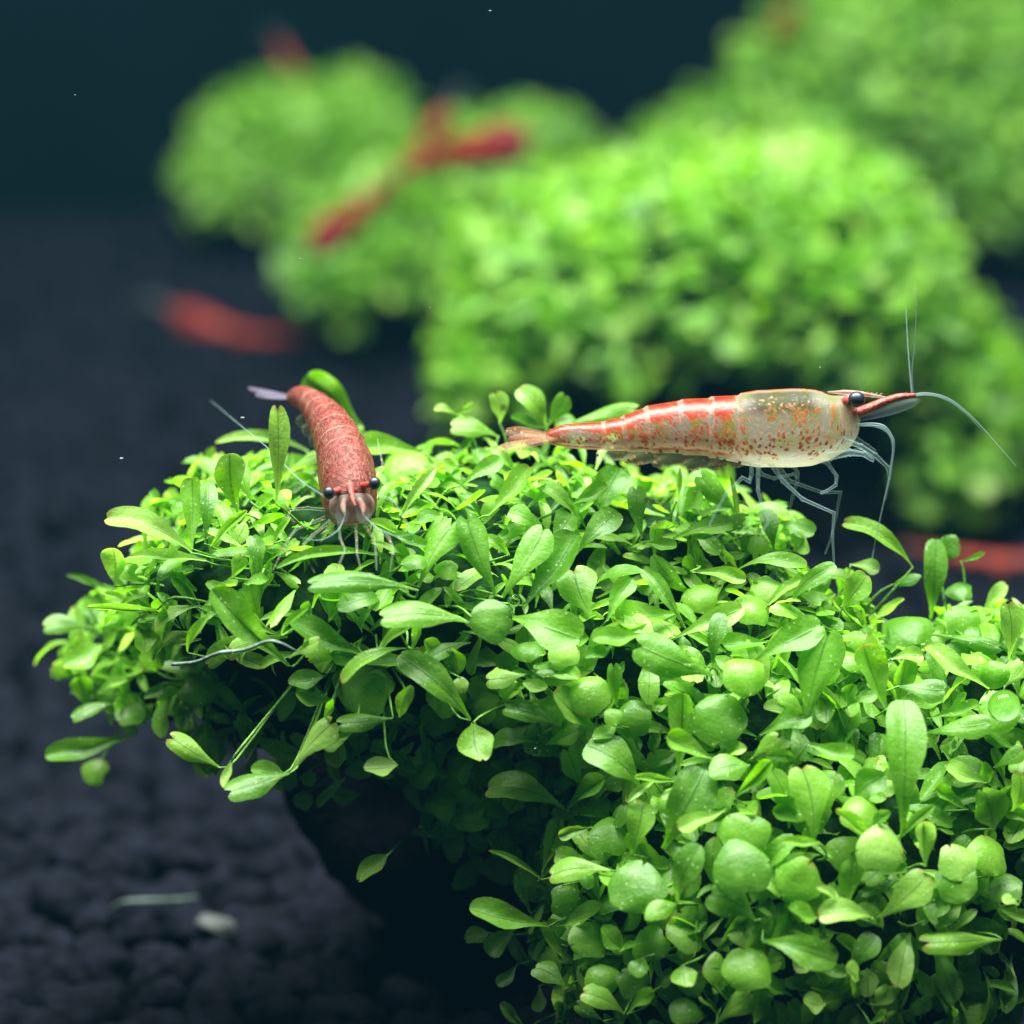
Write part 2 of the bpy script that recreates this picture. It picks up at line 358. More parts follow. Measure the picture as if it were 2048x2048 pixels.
# ------------------------------------------------------------------ leaves
PROF = {
 's': ([0, .08, .2, .33, .46, .58, .68, .78, .87, .94, .98, 1], [.11, .13, .27, .48, .71, .88, .97, 1, .93, .76, .56, .30]),
 'n': ([0, .08, .2, .35, .5, .65, .8, .9, .96, 1], [.28, .32, .55, .82, .97, 1, .92, .72, .48, .22]),
 'o': ([0, .07, .18, .3, .42, .55, .68, .8, .9, .96, 1], [.12, .16, .52, .80, .96, 1, .95, .80, .58, .38, .16]),
 'r': ([0, .03, .1, .22, .36, .5, .64, .78, .9, .97, 1], [.10, .36, .62, .85, .97, 1, .97, .84, .60, .36, .12]),
}
def leaf_geo(kind, arch, cup, notch, wave, seed, cols=6, rows=None):
    t, w = PROF[kind]
    if rows: tt = np.linspace(0, 1, rows); tt = 0.5 - 0.5 * np.cos(tt * math.pi) if kind in 'ro' else 1 - (1 - tt) ** 1.25; w = np.interp(tt, t, w); t = tt
    V, F, T = [], [], []
    r = random.Random(seed); ph, bendy = r.uniform(0, 6), r.uniform(-0.14, 0.14)
    for i, (a, ww) in enumerate(zip(t, w)):
        for j in range(cols + 1):
            c = 2 * j / cols - 1
            x = a
            if notch and a > 0.8: x -= notch * (1 - abs(c)) ** 1.3 * (a - 0.8) / 0.2
            edge = 1 + 0.10 * math.sin(ph + a * 9 + (2.1 if c > 0 else 0))
            y = 0.5 * c * ww * edge + bendy * math.sin(a * math.pi)
            z = arch * 4 * a * (1 - a) + cup * c * c * ww + wave * math.sin(a * 8 + ph) * c * ww - 0.035 * ww * (abs(c) < 0.2)
            V.append((x, y, z)); T.append((a, (c + 1) / 2 if kind != 'r' else 0.56 + 0.2 * (c + 1)))
    n = cols + 1
    for i in range(len(t) - 1):
        for j in range(cols): F.append((i * n + j, i * n + j + 1, (i + 1) * n + j + 1, (i + 1) * n + j))
    return np.array(V), F, T
VARI = {'s': [(.04, .10, 0, .05), (.12, -.06, .05, .04), (.20, .06, .03, .05), (-.05, .14, 0, .04), (.08, -.10, .10, .06), (.28, .02, .0, .03)],
        'n': [(.10, .10, 0, .03), (.25, .05, 0, .02), (-.08, .12, 0, .04)],
        'o': [(.06, .12, .03, .05), (.15, -.08, 0, .05), (-.04, .15, .08, .05)],
        'r': [(.14, -.16, .05, .03), (.20, -.20, .02, .04), (.10, -.12, .10, .05)]}
LEAF_HI = {k: [mesh('leaf_' + k, *(lambda g: (g[0] / U * U, g[1]))(leaf_geo(k, *v, seed=i * 3 + 1)), uv=leaf_geo(k, *v, seed=i * 3 + 1)[2]) for i, v in enumerate(vs)] for k, vs in VARI.items()}
for vs in LEAF_HI.values():
    for me in vs: me.materials.append(M_leaf)
LEAF_LO = {k: [leaf_geo(k, *v, seed=i * 3 + 1, cols=4, rows=8) for i, v in enumerate(vs)] for k, vs in VARI.items()}

def frame(base, tip, nhint):
    x = nz(tip - base); z = nhint - x * np.dot(nhint, x); z = nz(z); y = np.cross(z, x); return np.stack([x, y, z], 1)
def leaf_obj(parent, kind, base, tip, width, nhint, vi=None):
    L = np.linalg.norm(tip - base); R = frame(base, tip, nhint)
    me = LEAF_HI[kind][random.randrange(len(LEAF_HI[kind])) if vi is None else vi]
    o = obj('leaf', me, None, parent)
    B = R @ np.diag([L, width, 0.6 * L + 0.4 * width])      # the unit leaf stretched to this leaf
    m = np.eye(4); m[:3, :3] = B; m[:3, 3] = base * U
    o.matrix_parent_inverse = Matrix.Translation(-parent.location)
    o.matrix_basis = Matrix(m.tolist()); return o
def leaf_into(J, kind, base, tip, width, nhint, var):
    V, F, T = LEAF_LO[kind][rng.integers(len(LEAF_LO[kind]))]
    L = np.linalg.norm(tip - base); R = frame(base, tip, nhint)
    J.add((V * [L, width, 0.6 * L + 0.4 * width]) @ R.T + base, F, T, var)

class Mound:
    """a cushion of small plants: union of ellipsoids (centre, radii), leaves grown over it"""
    def __init__(s, ells): s.c = np.array([e[0] for e in ells], float); s.r = np.array([e[1] for e in ells], float)
    def hit(s, px, py):
        """depth of the cushion at a photo pixel; where the ray misses, the depth of its closest approach"""
        o = CAM; dr = AX + RT * ((px - 1024) / FPX) + UPV * ((1024 - py) / FPX)
        best, near, nm = None, None, 1e9
        for c, r in zip(s.c, s.r):
            oo, dd = (o - c) / r, dr / r
            a, b, cc = dd @ dd, 2 * oo @ dd, oo @ oo - 1; q = b * b - 4 * a * cc; tm = -b / (2 * a)
            m = np.linalg.norm(oo + dd * tm)
            if m < nm: nm, near = m, tm
            if q > 0:
                tt = (-b - math.sqrt(q)) / (2 * a); best = tt if best is None else min(best, tt)
        return (best, True) if best is not None else (near, False)
    def inside(s, p, k=0.97): return bool((np.sum(((p - s.c) / (s.r * k)) ** 2, 1) < 1).any())
    def sample(s):
        a = s.r[:, 0] * s.r[:, 1] + s.r[:, 1] * s.r[:, 2] + s.r[:, 0] * s.r[:, 2]
        while True:
            i = rng.choice(len(a), p=a / a.sum()); u = nz(rng.normal(size=3)); n = u / s.r[i]; 
            if rng.uniform() > np.linalg.norm(n) * s.r[i].min(): continue
            p = s.c[i] + u * s.r[i]
            if p[2] < 0.3 or s.inside(p): continue
            return p, nz(n)
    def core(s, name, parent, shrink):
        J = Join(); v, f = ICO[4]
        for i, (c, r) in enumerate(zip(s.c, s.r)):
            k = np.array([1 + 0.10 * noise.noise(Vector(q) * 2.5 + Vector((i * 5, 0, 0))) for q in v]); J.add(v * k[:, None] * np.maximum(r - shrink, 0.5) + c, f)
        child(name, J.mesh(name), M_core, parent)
    def random_leaf(s, size=1.0, flat=0.0, kinds='ssorrn'):
        p, n = s.sample()
        if callable(kinds): kinds = kinds(p)
        k = kinds[rng.integers(len(kinds))]
        tan = nz(np.cross(n, rng.normal(size=3)))
        L = size * {'s': rng.uniform(2.2, 4.2), 'n': rng.uniform(1.8, 3.2), 'o': rng.uniform(1.1, 2.2), 'r': rng.uniform(1.5, 2.6)}[k]
        w = L * {'s': rng.uniform(.27, .42), 'n': rng.uniform(.18, .26), 'o': rng.uniform(.5, .7), 'r': rng.uniform(.85, 1.05)}[k]
        d = nz(tan + n * rng.uniform(0.05, 0.9) * (1 - flat) + np.array([0, 0, rng.uniform(0.0, 0.5)]) * (1 - flat))
        base = p - n * 0.4; return k, base, base + d * L, w, nz(n * 0.8 + np.array([0, 0, 0.8]) + rng.normal(size=3) * 0.35), n, p

toCam = -AX
def px_of(p):
    q = p - CAM; d = q @ AX; return 1024 + FPX * (q @ RT) / d, 1024 - FPX * (q @ UPV) / d, d

# ------------------------------------------------------------------ foreground cushion
FG = Mound([(P(740, 1180, 204), (14.0, 8.5, 6.2)), (P(325, 1320, 215), (5.6, 6.5, 5.0)), (P(1020, 1065, 208), (9.0, 7.0, 4.9)),
            (P(1500, 1500, 205), (12.0, 10.0, 10.0)), (P(1580, 1820, 203.5), (14.5, 11.0, 12.5)), (P(1960, 1560, 206), (9.0, 10.0, 9.2)),
            (P(1180, 1330, 203), (7.5, 7.0, 6.0)), (P(1350, 1120, 207), (7.0, 7.0, 4.2)), (P(1310, 1075, 212), (6.5, 6, 3.6)), (P(540, 1070, 210), (7, 7.5, 4.5)), (P(800, 1420, 208), (7.5, 6.5, 5.2)), (P(540, 1385, 209), (6, 6, 4.6)), (P(960, 1560, 209), (4.5, 6, 5.0))])
fg = empty('carpet_plant', P(1500, 1900, 204) * [1, 1, 0], 'sharp bright green leafy carpet plant cushion that two shrimps stand on', 'plant')

HEROES = '''
384 1106 210 1034 52 s+|412 1122 260 1114 24 n+|384 1098 384 956 45 s|410 1088 417 964 36 s|423 1093 494 1021 20 n+|477 1026 459 907 60 s|503 1005 477 922 35 s
578 1331 424 1178 62 s+|523 1155 505 1070 36 s|464 1155 485 1109 30 s|218 1181 133 1151 14 n|316 1220 174 1215 16 n+|180 1254 86 1254 42 s|205 1290 125 1334 55 o|311 1342 309 1264 46 o+|376 1305 417 1233 22 n|231 1173 226 1096 50 s
340 1368 287 1397 22 o+|231 1407 143 1438 34 s|265 1472 91 1513 48 s|438 1534 337 1472 45 s-|174 1417 159 1353 45 s|195 1389 257 1358 22 n|464 1521 446 1575 18 n
734 1313 581 1241 50 s|940 1246 760 1235 58 s+|814 1297 682 1362 34 s+|940 1440 799 1310 62 s|786 1436 674 1448 40 s|799 1435 824 1370 30 o|579 1546 452 1585 56 s+|586 1541 667 1440 50 s|708 1461 648 1498 30 s|568 1546 501 1538 40 o-
651 1352 576 1365 38 o|667 1401 592 1380 45 s-|648 1437 669 1401 20 o+|579 1316 638 1279 28 s+|563 1272 617 1216 16 n+|659 1241 680 1171 55 s-|755 1305 827 1246 22 n|824 1298 837 1241 20 n|796 1530 727 1538 40 o-|779 1707 715 1763 34 o
1025 1235 1162 1279 78 s+|1051 1349 971 1360 42 s|1043 1362 1095 1378 28 o|1121 1453 1007 1414 44 s|1196 1464 1108 1383 52 s|914 1352 901 1295 38 o-|947 1445 966 1523 62 o+|1072 1486 985 1484 40 s|1092 1489 1157 1458 36 s|1129 1618 973 1577 64 s+|1134 1621 1209 1556 40 s+|1162 1574 1134 1494 48 s
1279 1574 1173 1489 75 s+|1232 1453 1186 1479 28 o+|1235 1414 1227 1326 30 s-|971 1603 911 1587 28 s-|991 1190 929 1027 60 s+|1004 1195 1090 1053 62 s+|1048 1213 1152 1068 64 s+|1150 1110 1237 1024 52 s|836 1174 909 1037 50 s|976 1032 1061 934 40 s|1160 1040 1072 965 34 s|1142 1009 1214 970 36 s+|1051 1019 1121 962 26 s
800 1032 872 936 24 n+|919 973 1004 918 36 s|1028 941 981 895 28 n|997 874 901 853 46 s|999 848 991 784 40 s|1092 853 1038 776 50 s|1095 851 1131 789 38 s|1103 861 1022 835 26 s|1116 858 1279 815 40 s|911 830 867 817 20 s|911 830 949 806 14 n|848 903 721 887 50 s+|890 1035 834 1042 30 s|1074 1055 1017 1024 42 s|1105 1081 1142 1027 50 s-|1017 1110 966 1071 24 n|1183 1236 1144 1133 80 s-|1214 1242 1263 1156 40 s|1204 1032 1240 935 66 s|1284 1076 1271 970 40 s|1355 1226 1231 1236 62 s
835 1180 615 1169 46 s+|749 1110 553 1136 22 n|553 1009 555 810 42 s -3|615 903 431 885 26 n|724 854 612 752 74 s 8|545 1089 573 1042 14 n|747 1048 861 1094 22 n|491 1169 535 1161 28 o|576 944 640 905 30 s|700 900 730 860 40 s
1371 1257 1285 1136 34 s|1350 1275 1487 1216 46 s|1425 1337 1443 1226 38 s+|1508 1324 1645 1249 62 s+|1610 1453 1659 1254 85 s+|1536 1283 1446 1288 40 s|1425 1350 1270 1288 80 s+|1417 1335 1366 1327 22 o+|1288 1268 1185 1279 40 s+|1222 1295 1169 1316 24 o+|1345 1078 1466 1045 36 s|1288 1084 1353 1094 24 s|1381 1068 1440 1107 32 s|1477 1138 1614 1130 32 s|1381 1143 1492 1159 30 s+|1536 1210 1604 1159 22 n|1578 1210 1671 1130 34 s|1547 1102 1529 1019 40 s|1554 1045 1630 1066 38 s|1588 1102 1609 1068 50 o|1474 1024 1397 947 50 s|1480 1055 1461 954 12 n|1353 1003 1360 936 12 n
1825 1135 1685 1044 42 s|1861 1238 1871 1078 52 s|1875 1110 1915 1075 46 o|1921 1124 1970 1106 12 n|1683 1215 1734 1148 50 s|1701 1129 1759 1140 30 s|1785 1170 1842 1152 26 o|1967 1223 2014 1168 30 s|2016 1321 2016 1204 46 s|1859 1269 2006 1295 28 s|1978 1378 1852 1292 40 s+|1773 1419 1727 1290 66 s+|1781 1318 1846 1311 32 s|1796 1373 1892 1380 46 s+|1696 1411 1755 1388 28 s|1696 1409 1708 1367 30 o|1804 1672 1807 1400 82 s+|1851 1466 1983 1445 44 s+|1856 1437 1959 1409 26 s|1615 1488 1708 1514 38 s+|1607 1427 1556 1399 34 o+|1520 1470 1623 1430 44 s|2009 1373 2050 1326 30 s
1357 1552 1365 1386 54 s|1427 1518 1334 1472 44 s+|1505 1516 1559 1472 34 s|1499 1531 1419 1552 54 o+|1448 1510 1494 1497 28 o|1466 1598 1543 1523 32 s+|1349 1562 1269 1554 18 n+|1308 1562 1254 1604 16 n+|1326 1697 1409 1539 95 s|1453 1619 1357 1658 36 s+|1264 1710 1287 1601 56 s|1354 1803 1398 1689 52 s+|1354 1808 1291 1839 36 o+|1510 1842 1419 1785 80 s|1222 1741 1098 1750 50 s+|1633 1836 1577 1816 38 o+|1638 1686 1564 1684 20 n+|1626 1684 1603 1531 80 s
1708 1597 1771 1548 56 o|1740 1674 1670 1620 26 o+|1745 1654 1781 1623 22 o+|1799 1674 1869 1610 22 n+|1851 1734 1848 1643 42 s+|1696 1811 1706 1721 50 s|1758 1835 1853 1749 66 s|1745 1837 1636 1832 48 s+|1677 1809 1633 1775 18 n+|1972 1566 1892 1532 36 s|1978 1566 1967 1524 24 o|1936 1620 1871 1576 30 s|1988 1659 1962 1576 70 o|2022 1623 2040 1545 50 s|1851 1840 1879 1778 55 o-|2003 1879 1843 1886 50 s+|2042 1800 2008 1806 28 o+|1988 1535 2047 1496 32 s
1524 1881 1673 1923 62 s+|1718 1960 1690 1934 34 o+|1433 2048 1503 1988 44 s|1508 2048 1524 1983 36 s-|1740 2048 1773 2020 18 n|1708 1938 1752 1870 48 s-|1650 2010 1606 2000 40 o-|1455 1950 1405 1938 60 o-|1752 2010 1778 1970 36 o-
1002 1712 975 1668 46 o-|1084 1760 978 1701 14 n+|1084 1745 1120 1636 40 s|1182 1654 1117 1672 26 s+|1179 1724 1110 1711 40 s|1099 1853 939 1817 52 s+|1035 1848 975 1908 44 s|980 1866 930 1882 36 o-|1110 1853 1200 1817 40 s|1060 1825 1035 1740 30 s-|1247 1900 1203 1853 40 o|1239 1905 1275 1887 14 n+|1133 1978 1068 1934 46 s|1112 2048 1130 1975 38 s+|1249 2029 1164 1983 46 s+|1255 2027 1309 1985 30 s+|1288 1915 1275 1955 34 o+|1366 1930 1378 1975 44 o+|1035 1928 996 1972 26 s|1079 1972 1076 2024 26 s|1055 2060 1001 2006 24 s|1208 2042 1151 2006 32 s
'''
ROUNDS = '''399 1381 68|261 1428 62|192 1544 58-|617 1555 32|607 1598 40-|573 1404 62-|736 1378 112-|889 1626 38|984 1235 82+|1060 1303 58-|1128 1312 60-|923 1370 32+|1059 1541 58|1008 1535 48-|1224 1435 36+|1271 1437 72|1183 1393 85-|814 936 90|897 1140 44-|1129 845 46|827 1122 48
1482 1355 82+|1399 1192 70-|1500 1215 76-|1532 1178 65|1513 1090 40|1923 1182 52|1922 1246 74|1807 1263 98-|2001 1417 82|1702 1323 60-|1985 1350 55-|1445 1442 105|1217 1679 78-|1265 1771 105+|1481 1676 95|1485 1745 108+|1594 1757 85|1722 1637 80|1759 1705 88+|1910 1725 75|1909 1769 80|1981 1711 85|2016 1775 65|1490 1932 92|1015 1732 78-|1128 1802 62-|1174 1874 75-|1198 1960 65|1264 1968 65-|1367 2022 65-|1305 1886 70-|1360 1610 70-|1650 1580 80-|880 1440 70-|640 1300 60-|1100 1130 56-|1640 1340 66-'''
LIFT = {'-': (0.2, 0.5), ' ': (0.7, 1.3), '+': (1.3, 2.4)}
stems = Join()
def stem_to_core(mound, base, J):
    c = mound.c[np.argmin(np.sum(((base - mound.c) / mound.r) ** 2, 1))]; d = nz(c - base); 
    mid = base + d * 1.2 + rng.normal(size=3) * 0.25; m_ = min(np.linalg.norm((base - mound.c) / mound.r, axis=1)); far = 2.8 + max(0.0, m_ - 1) * 7
    V, F, T = tube(smooth_path([base - d * 0.05, mid, base + d * far], 3), [0.045, 0.07, 0.09], 6); J.add(V, F, T, rng.uniform())
n_fg = 0
for it in HEROES.replace('\n', '|').split('|'):
    q = it.split()
    if len(q) < 6: continue
    bx, by, tx, ty, w = map(float, q[:5]); k = q[5][0]; lv = q[5][1] if len(q[5]) > 1 else ' '
    d0, h0 = FG.hit(bx, by); d1, h1 = FG.hit(tx, ty); lb, lt = LIFT[lv]
    Lpx = math.hypot(tx - bx, ty - by) / 37.2
    if by > 1380 and 420 < bx < 960:
        d0 = min(d0, 197.0 - 0.004 * (by - 1380) if by < 1650 else 201.0); d1 = min(d1, d0 - 0.3); h1 = True
    dt = 0.45 * d0 + 0.55 * d1 if h1 else d0 - 0.05 * Lpx
    dt = np.clip(dt, d0 - 0.8 * Lpx - 0.8, d0 + 0.5 * Lpx)
    ov = float(q[6]) if len(q) > 6 else 0.0
    b = P(bx, by, d0 - lb + ov); t_ = P(tx, ty, dt - lt + ov)
    hint = nz(toCam * 1.0 + np.array([0, 0, 0.75]) + rng.normal(size=3) * 0.16)
    R = frame(b, t_, hint); f = max(0.85, abs(R[:, 2] @ toCam))
    leaf_obj(fg, k, b, t_, w / 37.2 / f * (0.97 if k != 'n' else 0.9), hint); n_fg += 1
    if by > 1650 and bx < 900:      # grows from the stone behind it
        V, F, T = tube(smooth_path([b, b + AX * 5 + RT * .3, b + AX * 13 + RT * 1.2, b + AX * 22 + RT * 1.5], 3), [.05, .08], 6); stems.add(V, F, T, .2)
    else: stem_to_core(FG, b, stems)
for it in ROUNDS.replace('\n', '|').split('|'):
    lv = it[-1] if it[-1] in '+-' else ' '; cx, cy, dd = map(float, it.rstrip('+-').split())
    d0, h0 = FG.hit(cx, cy); lb, lt = LIFT[lv]; a = rng.uniform(0, 2 * math.pi); rr = dd / 2 / 37.2
    hint = nz(toCam * 1.0 + np.array([0, 0, 0.6]) + rng.normal(size=3) * 0.25)
    e1 = nz(np.cross(hint, rng.normal(size=3))); c = P(cx, cy, d0 - lt * 0.8)
    leaf_obj(fg, 'r', c - e1 * rr * 1.05, c + e1 * rr * 1.05, rr * 2.1, hint); stem_to_core(FG, c - e1 * rr, stems); n_fg += 1

mass = Join()
def zone(p):
    x, y, d = px_of(p); return 'sssnnno' if y < 1330 - 0.12 * max(0, x - 1200) or x < 850 else 'sssorrn'
for i in range(5200):
    k, b, t_, w, hint, n, p = FG.random_leaf(0.85, 0.35, zone)
    if n @ toCam < -0.35 or p[2] < 4: continue
    x, y, d = px_of(p)
    if n[2] < -0.6: continue
    # keep the small growth below the big leaves
    sc = 1.0
    dn = n * rng.uniform(0.3, 1.3)
    leaf_into(mass, k, b - dn, t_ - dn, w * sc, hint, rng.uniform())
for i in range(900):
    if n_fg >= 300: break
    k, b, t_, w, hint, n, p = FG.random_leaf(0.95, 0.1, zone)
    x, y, d = px_of(p)
    if n @ toCam < -0.1 or not (60 < x < 2048 and 780 < y < 2048): continue
    leaf_obj(fg, k, b, t_, w, hint); n_fg += 1
FG.core('shade_core', fg, 1.7)
child('leaf_undergrowth', mass.mesh('leaf_undergrowth'), M_leaf, fg, kind='stuff')
child('stem_tangle', stems.mesh('stem_tangle'), M_stem, fg, kind='stuff')

# ------------------------------------------------------------------ cushions behind
def cushion(label, ells, n_leaf, size, n_parts=0, shrink=1.0):
    m = Mound(ells); c = m.c.mean(0); e = empty('carpet_plant', (c[0], c[1], 0), label, 'plant', 'carpet plant cushions behind')
    J = Join(); made = 0
    for i in range(n_leaf):
        k, b, t_, w, hint, n, p = m.random_leaf(size * (0.9, 1.0, 1.1, 1.35)[rng.integers(4)], 0.0, 'sssorn')
        if n @ toCam < -0.45 or n[2] < -0.75: continue
        if made < n_parts and n @ toCam > 0.15:
            leaf_obj(e, k, b, t_, w * 1.1, hint); made += 1
        else: leaf_into(J, k, b, t_, w, hint, rng.uniform())
    m.core('shade_core', e, shrink)
    child('leaf_mass', J.mesh('leaf_mass'), M_leaf, e, kind='stuff'); return m
MID = cushion('large rounded leafy cushion directly behind the pale side-on shrimp',
    [(P(1360, 570, 312), (18, 14, 8.8)), (P(1170, 610, 308), (9.0, 11, 7.8)), (P(1640, 590, 312), (11, 12, 9.8)), (P(1880, 850, 316), (6.5, 9, 9.5)),
     (P(1000, 740, 306), (4.5, 7, 5)), (P(1290, 455, 318), (9, 11, 5.2)), (P(1510, 465, 318), (12, 11, 6.0))], 3400, 1.02, 260)
LEFT = cushion('low leafy cushion with an orange shrimp lying across its top',
    [(P(770, 500, 378), (9, 10, 6)), (P(690, 550, 374), (4.8, 8, 3.6)), (P(930, 400, 384), (9, 9, 5.5))], 1700, 1.0)
BALL = cushion('round leafy ball standing apart next to the dark open soil',
    [(P(590, 305, 424), (10.5, 11, 7.0)), (P(700, 290, 424), (7, 10, 5.8)), (P(470, 365, 422), (5.0, 8, 4.6))], 2300, 0.95)
RIGHT = cushion('tallest leafy hill against the dark back wall',
    [(P(1790, 190, 408), (17, 14, 11.5)), (P(1560, 330, 404), (13, 12, 7)), (P(1990, 330, 408), (12, 12, 9)), (P(1400, 360, 404), (9, 10, 5)), (P(1860, 60, 412), (11, 10, 5.5))], 3800, 1.0)
FARC = cushion('small leafy tuft peeping out between the two farther cushions',
    [(P(1060, 320, 418), (7, 8, 4.3)), (P(960, 325, 418), (5, 7, 4))], 900, 0.95)

# stones the cushions grow on
def stone(name, label, c, r, seed):
    v, f = ICO[4]; k = np.array([1 + 0.38 * noise.noise(Vector(q) * 1.7 + Vector((seed, 0, 0))) + 0.10 * noise.noise(Vector(q) * 4.5 + Vector((0, seed, 0))) for q in v])
    obj(name, mesh(name, v * k[:, None] * r + c, f), M_rock, label=label, cat='stone', group='stones under the cushions')
def under(x, y, d, z, r): q = P(x, y, d); return np.array([q[0], q[1], z])
q = P(830, 1500, 208); stone('stone', 'dark stone in shadow under the overhanging sharp plant cushion', np.array([q[0] + 3.0, q[1] + 16, 14]), (10, 8, 13), 11.0)
q = P(1450, 800, 314); stone('stone', 'dark stone under the large cushion behind the pale shrimp', np.array([q[0], q[1] + 2, 6]), (22, 11, 13), 2.0)
q = P(780, 600, 380); stone('stone', 'dark stone under the low cushion with the orange shrimp', np.array([q[0], q[1] + 3, 3]), (9, 7, 6), 3.0)
q = P(580, 380, 424); stone('stone', 'dark stone under the round cushion that stands apart', np.array([q[0], q[1] + 3, 3]), (11, 8, 7), 4.0)
q = P(1780, 330, 408); stone('stone', 'dark stone under the tall hill by the back wall', np.array([q[0], q[1] + 3, 10]), (24, 9, 20), 5.0)

# ------------------------------------------------------------------ shrimps
ST = np.array([  # x pixel on the side-on shrimp, top, bottom, half width mm
 (1719, 806, 828, .25), (1712, 792, 842, .62), (1700, 786, 862, .98), (1675, 780, 900, 1.30), (1648, 778, 920, 1.50), (1615, 777, 932, 1.62), (1582, 777, 935, 1.68),
 (1516, 781, 934, 1.66), (1476, 789, 926, 1.55), (1420, 795, 913, 1.44), (1362, 800, 908, 1.34), (1298, 813, 905, 1.18), (1251, 832, 903, 1.00),
 (1210, 842, 901, .84), (1150, 847, 897, .66), (1124, 850, 894, .56), (1100, 860, 889, .36), (1092, 866, 884, .16)], float)
XS0, XS1 = 1719.0, 1092.0
SEG = [1476, 1420, 1362, 1298, 1251, 1210]
def shrimp_body(spine, ups, scale, n_st=110, n_ar=28):
    """spine: world points for s in 0..1 (head to tail base); ups: dorsal direction"""
    sp_ = np.asarray(spine); ss = np.linspace(0, 1, len(sp_))
    V, F, T1, T2 = [], [], [], []
    acc = 0; prev = None
    for i in range(n_st):
        s = i / (n_st - 1); x = XS0 + (XS1 - XS0) * s
        top, bot, hw = (np.interp(-x, -ST[:, 0], ST[:, j]) for j in (1, 2, 3)); hh = (bot - top) / 2 / 37.2
        c = np.array([np.interp(s, ss, sp_[:, j]) for j in range(3)]); up = nz([np.interp(s, ss, ups[:, j]) for j in range(3)])
        a = np.array([np.interp(max(s - .02, 0), ss, sp_[:, j]) for j in range(3)]); b = np.array([np.interp(min(s + .02, 1), ss, sp_[:, j]) for j in range(3)])
        tg = nz(b - a); up = nz(up - tg * (up @ tg)); lat = np.cross(tg, up)
        # shell rings: each ring flares to its hind edge and steps down
        k = 1.0
        for q0, q1 in zip(SEG, SEG[1:] + [1128]):
            if q1 < x <= q0: k = 0.985 + 0.055 * ((q0 - x) / (q0 - q1)) ** 1.5
        if x > 1476: k = 1.0 + 0.03 * max(0, 1 - (x - 1476) / 60)
        if prev is not None: acc += np.linalg.norm(c - prev)
        prev = c
        for j in range(n_ar + 1):
            th = 2 * math.pi * j / n_ar; cv, sv = math.cos(th), math.sin(th)
            e = 0.88 if cv > 0 else 0.80
            yy = math.copysign(abs(cv) ** e, cv) * hh; xx = math.copysign(abs(sv) ** 0.9, sv) * hw * (1.0 + 0.06 * (-cv))
            V.append(c + scale * k * (up * yy + lat * xx)); vn = 1 - abs(1 - 2 * j / n_ar) if True else 0
            T2.append((s, vn)); T1.append((acc / scale, (j / n_ar) * 2 * math.pi * (hh + hw) / 2))
    m = n_ar + 1
    for i in range(n_st - 1):
        for j in range(n_ar): F.append((i * m + j, i * m + j + 1, (i + 1) * m + j + 1, (i + 1) * m + j))
    F.append(tuple(range(n_ar - 1, -1, -1))); F.append(tuple((n_st - 1) * m + j for j in range(n_ar)))
    return V, F, T1, T2
def blade(base, tip, width, nrm, thick=0.05, rows=9, cols=4, prof=None):
    """thin solid blade"""
    base, tip = np.asarray(base, float), np.asarray(tip, float); R = frame(base, tip, nz(nrm)); L = np.linalg.norm(tip - base)
    V, F = [], []
    for sd in (1, -1):
        for i in range(rows):
            a = i / (rows - 1); w = np.interp(a, *(prof or ([0, .2, .6, .9, 1], [.35, .7, 1, .7, .2])))
            for j in range(cols + 1):
                c = 2 * j / cols - 1
                V.append(base + R @ np.array([a * L, c * w * width / 2, sd * thick * (1 - c * c * .9) * 0.5 + 0.10 * width * (1 - c * c)]))
    n = cols + 1; h = rows * n
    for i in range(rows - 1):
        for j in range(cols):
            q = (i * n + j, i * n + j + 1, (i + 1) * n + j + 1, (i + 1) * n + j); F.append(q); F.append(tuple(h + z for z in q[::-1]))
    for i in range(rows - 1):
        F.append((i * n, (i + 1) * n, h + (i + 1) * n, h + i * n)); F.append((i * n + cols, h + i * n + cols, h + (i + 1) * n + cols, (i + 1) * n + cols))
    return V, F
def limb(name, pts, radii, mat, parent, n=8, smooth=3):
    pts = smooth_path(pts, smooth) if smooth > 1 else pts
    V, F, T = tube(pts, radii, n); child(name, mesh(name, V, F, uv=T), mat, parent)
def jointed(pts, r):
    """leg path with slightly thicker joints"""
    P_, R_ = [], []
    for i in range(len(pts) - 1):
        a, b = np.asarray(pts[i]), np.asarray(pts[i + 1])
        for t, k in ((0.0, 1.22), (0.12, 0.95), (0.5, 0.92), (0.88, 0.86)): P_.append(a + (b - a) * t); R_.append(k * r * (1 - 0.5 * (i + t) / (len(pts) - 1)))
    P_.append(np.asarray(pts[-1])); R_.append(r * 0.35); return P_, R_
def leg(pts, r, mat, parent, name='leg'):
    a, b = jointed(pts, r); V, F, T = tube(a, [1.0], 8); 
    n = 8
    V = np.array(V); A = np.repeat(np.array(a), n, 0); V = A + (V - A) * np.repeat(np.array(b), n)[:, None]
    child(name, mesh(name, V, F, uv=T), mat, parent)
def ball(name, c, r, mat, parent, axes=(1, 1, 1)):
    v, f = ICO[3]; child(name, mesh(name, v * r * np.array(axes) + c, f), mat, parent)

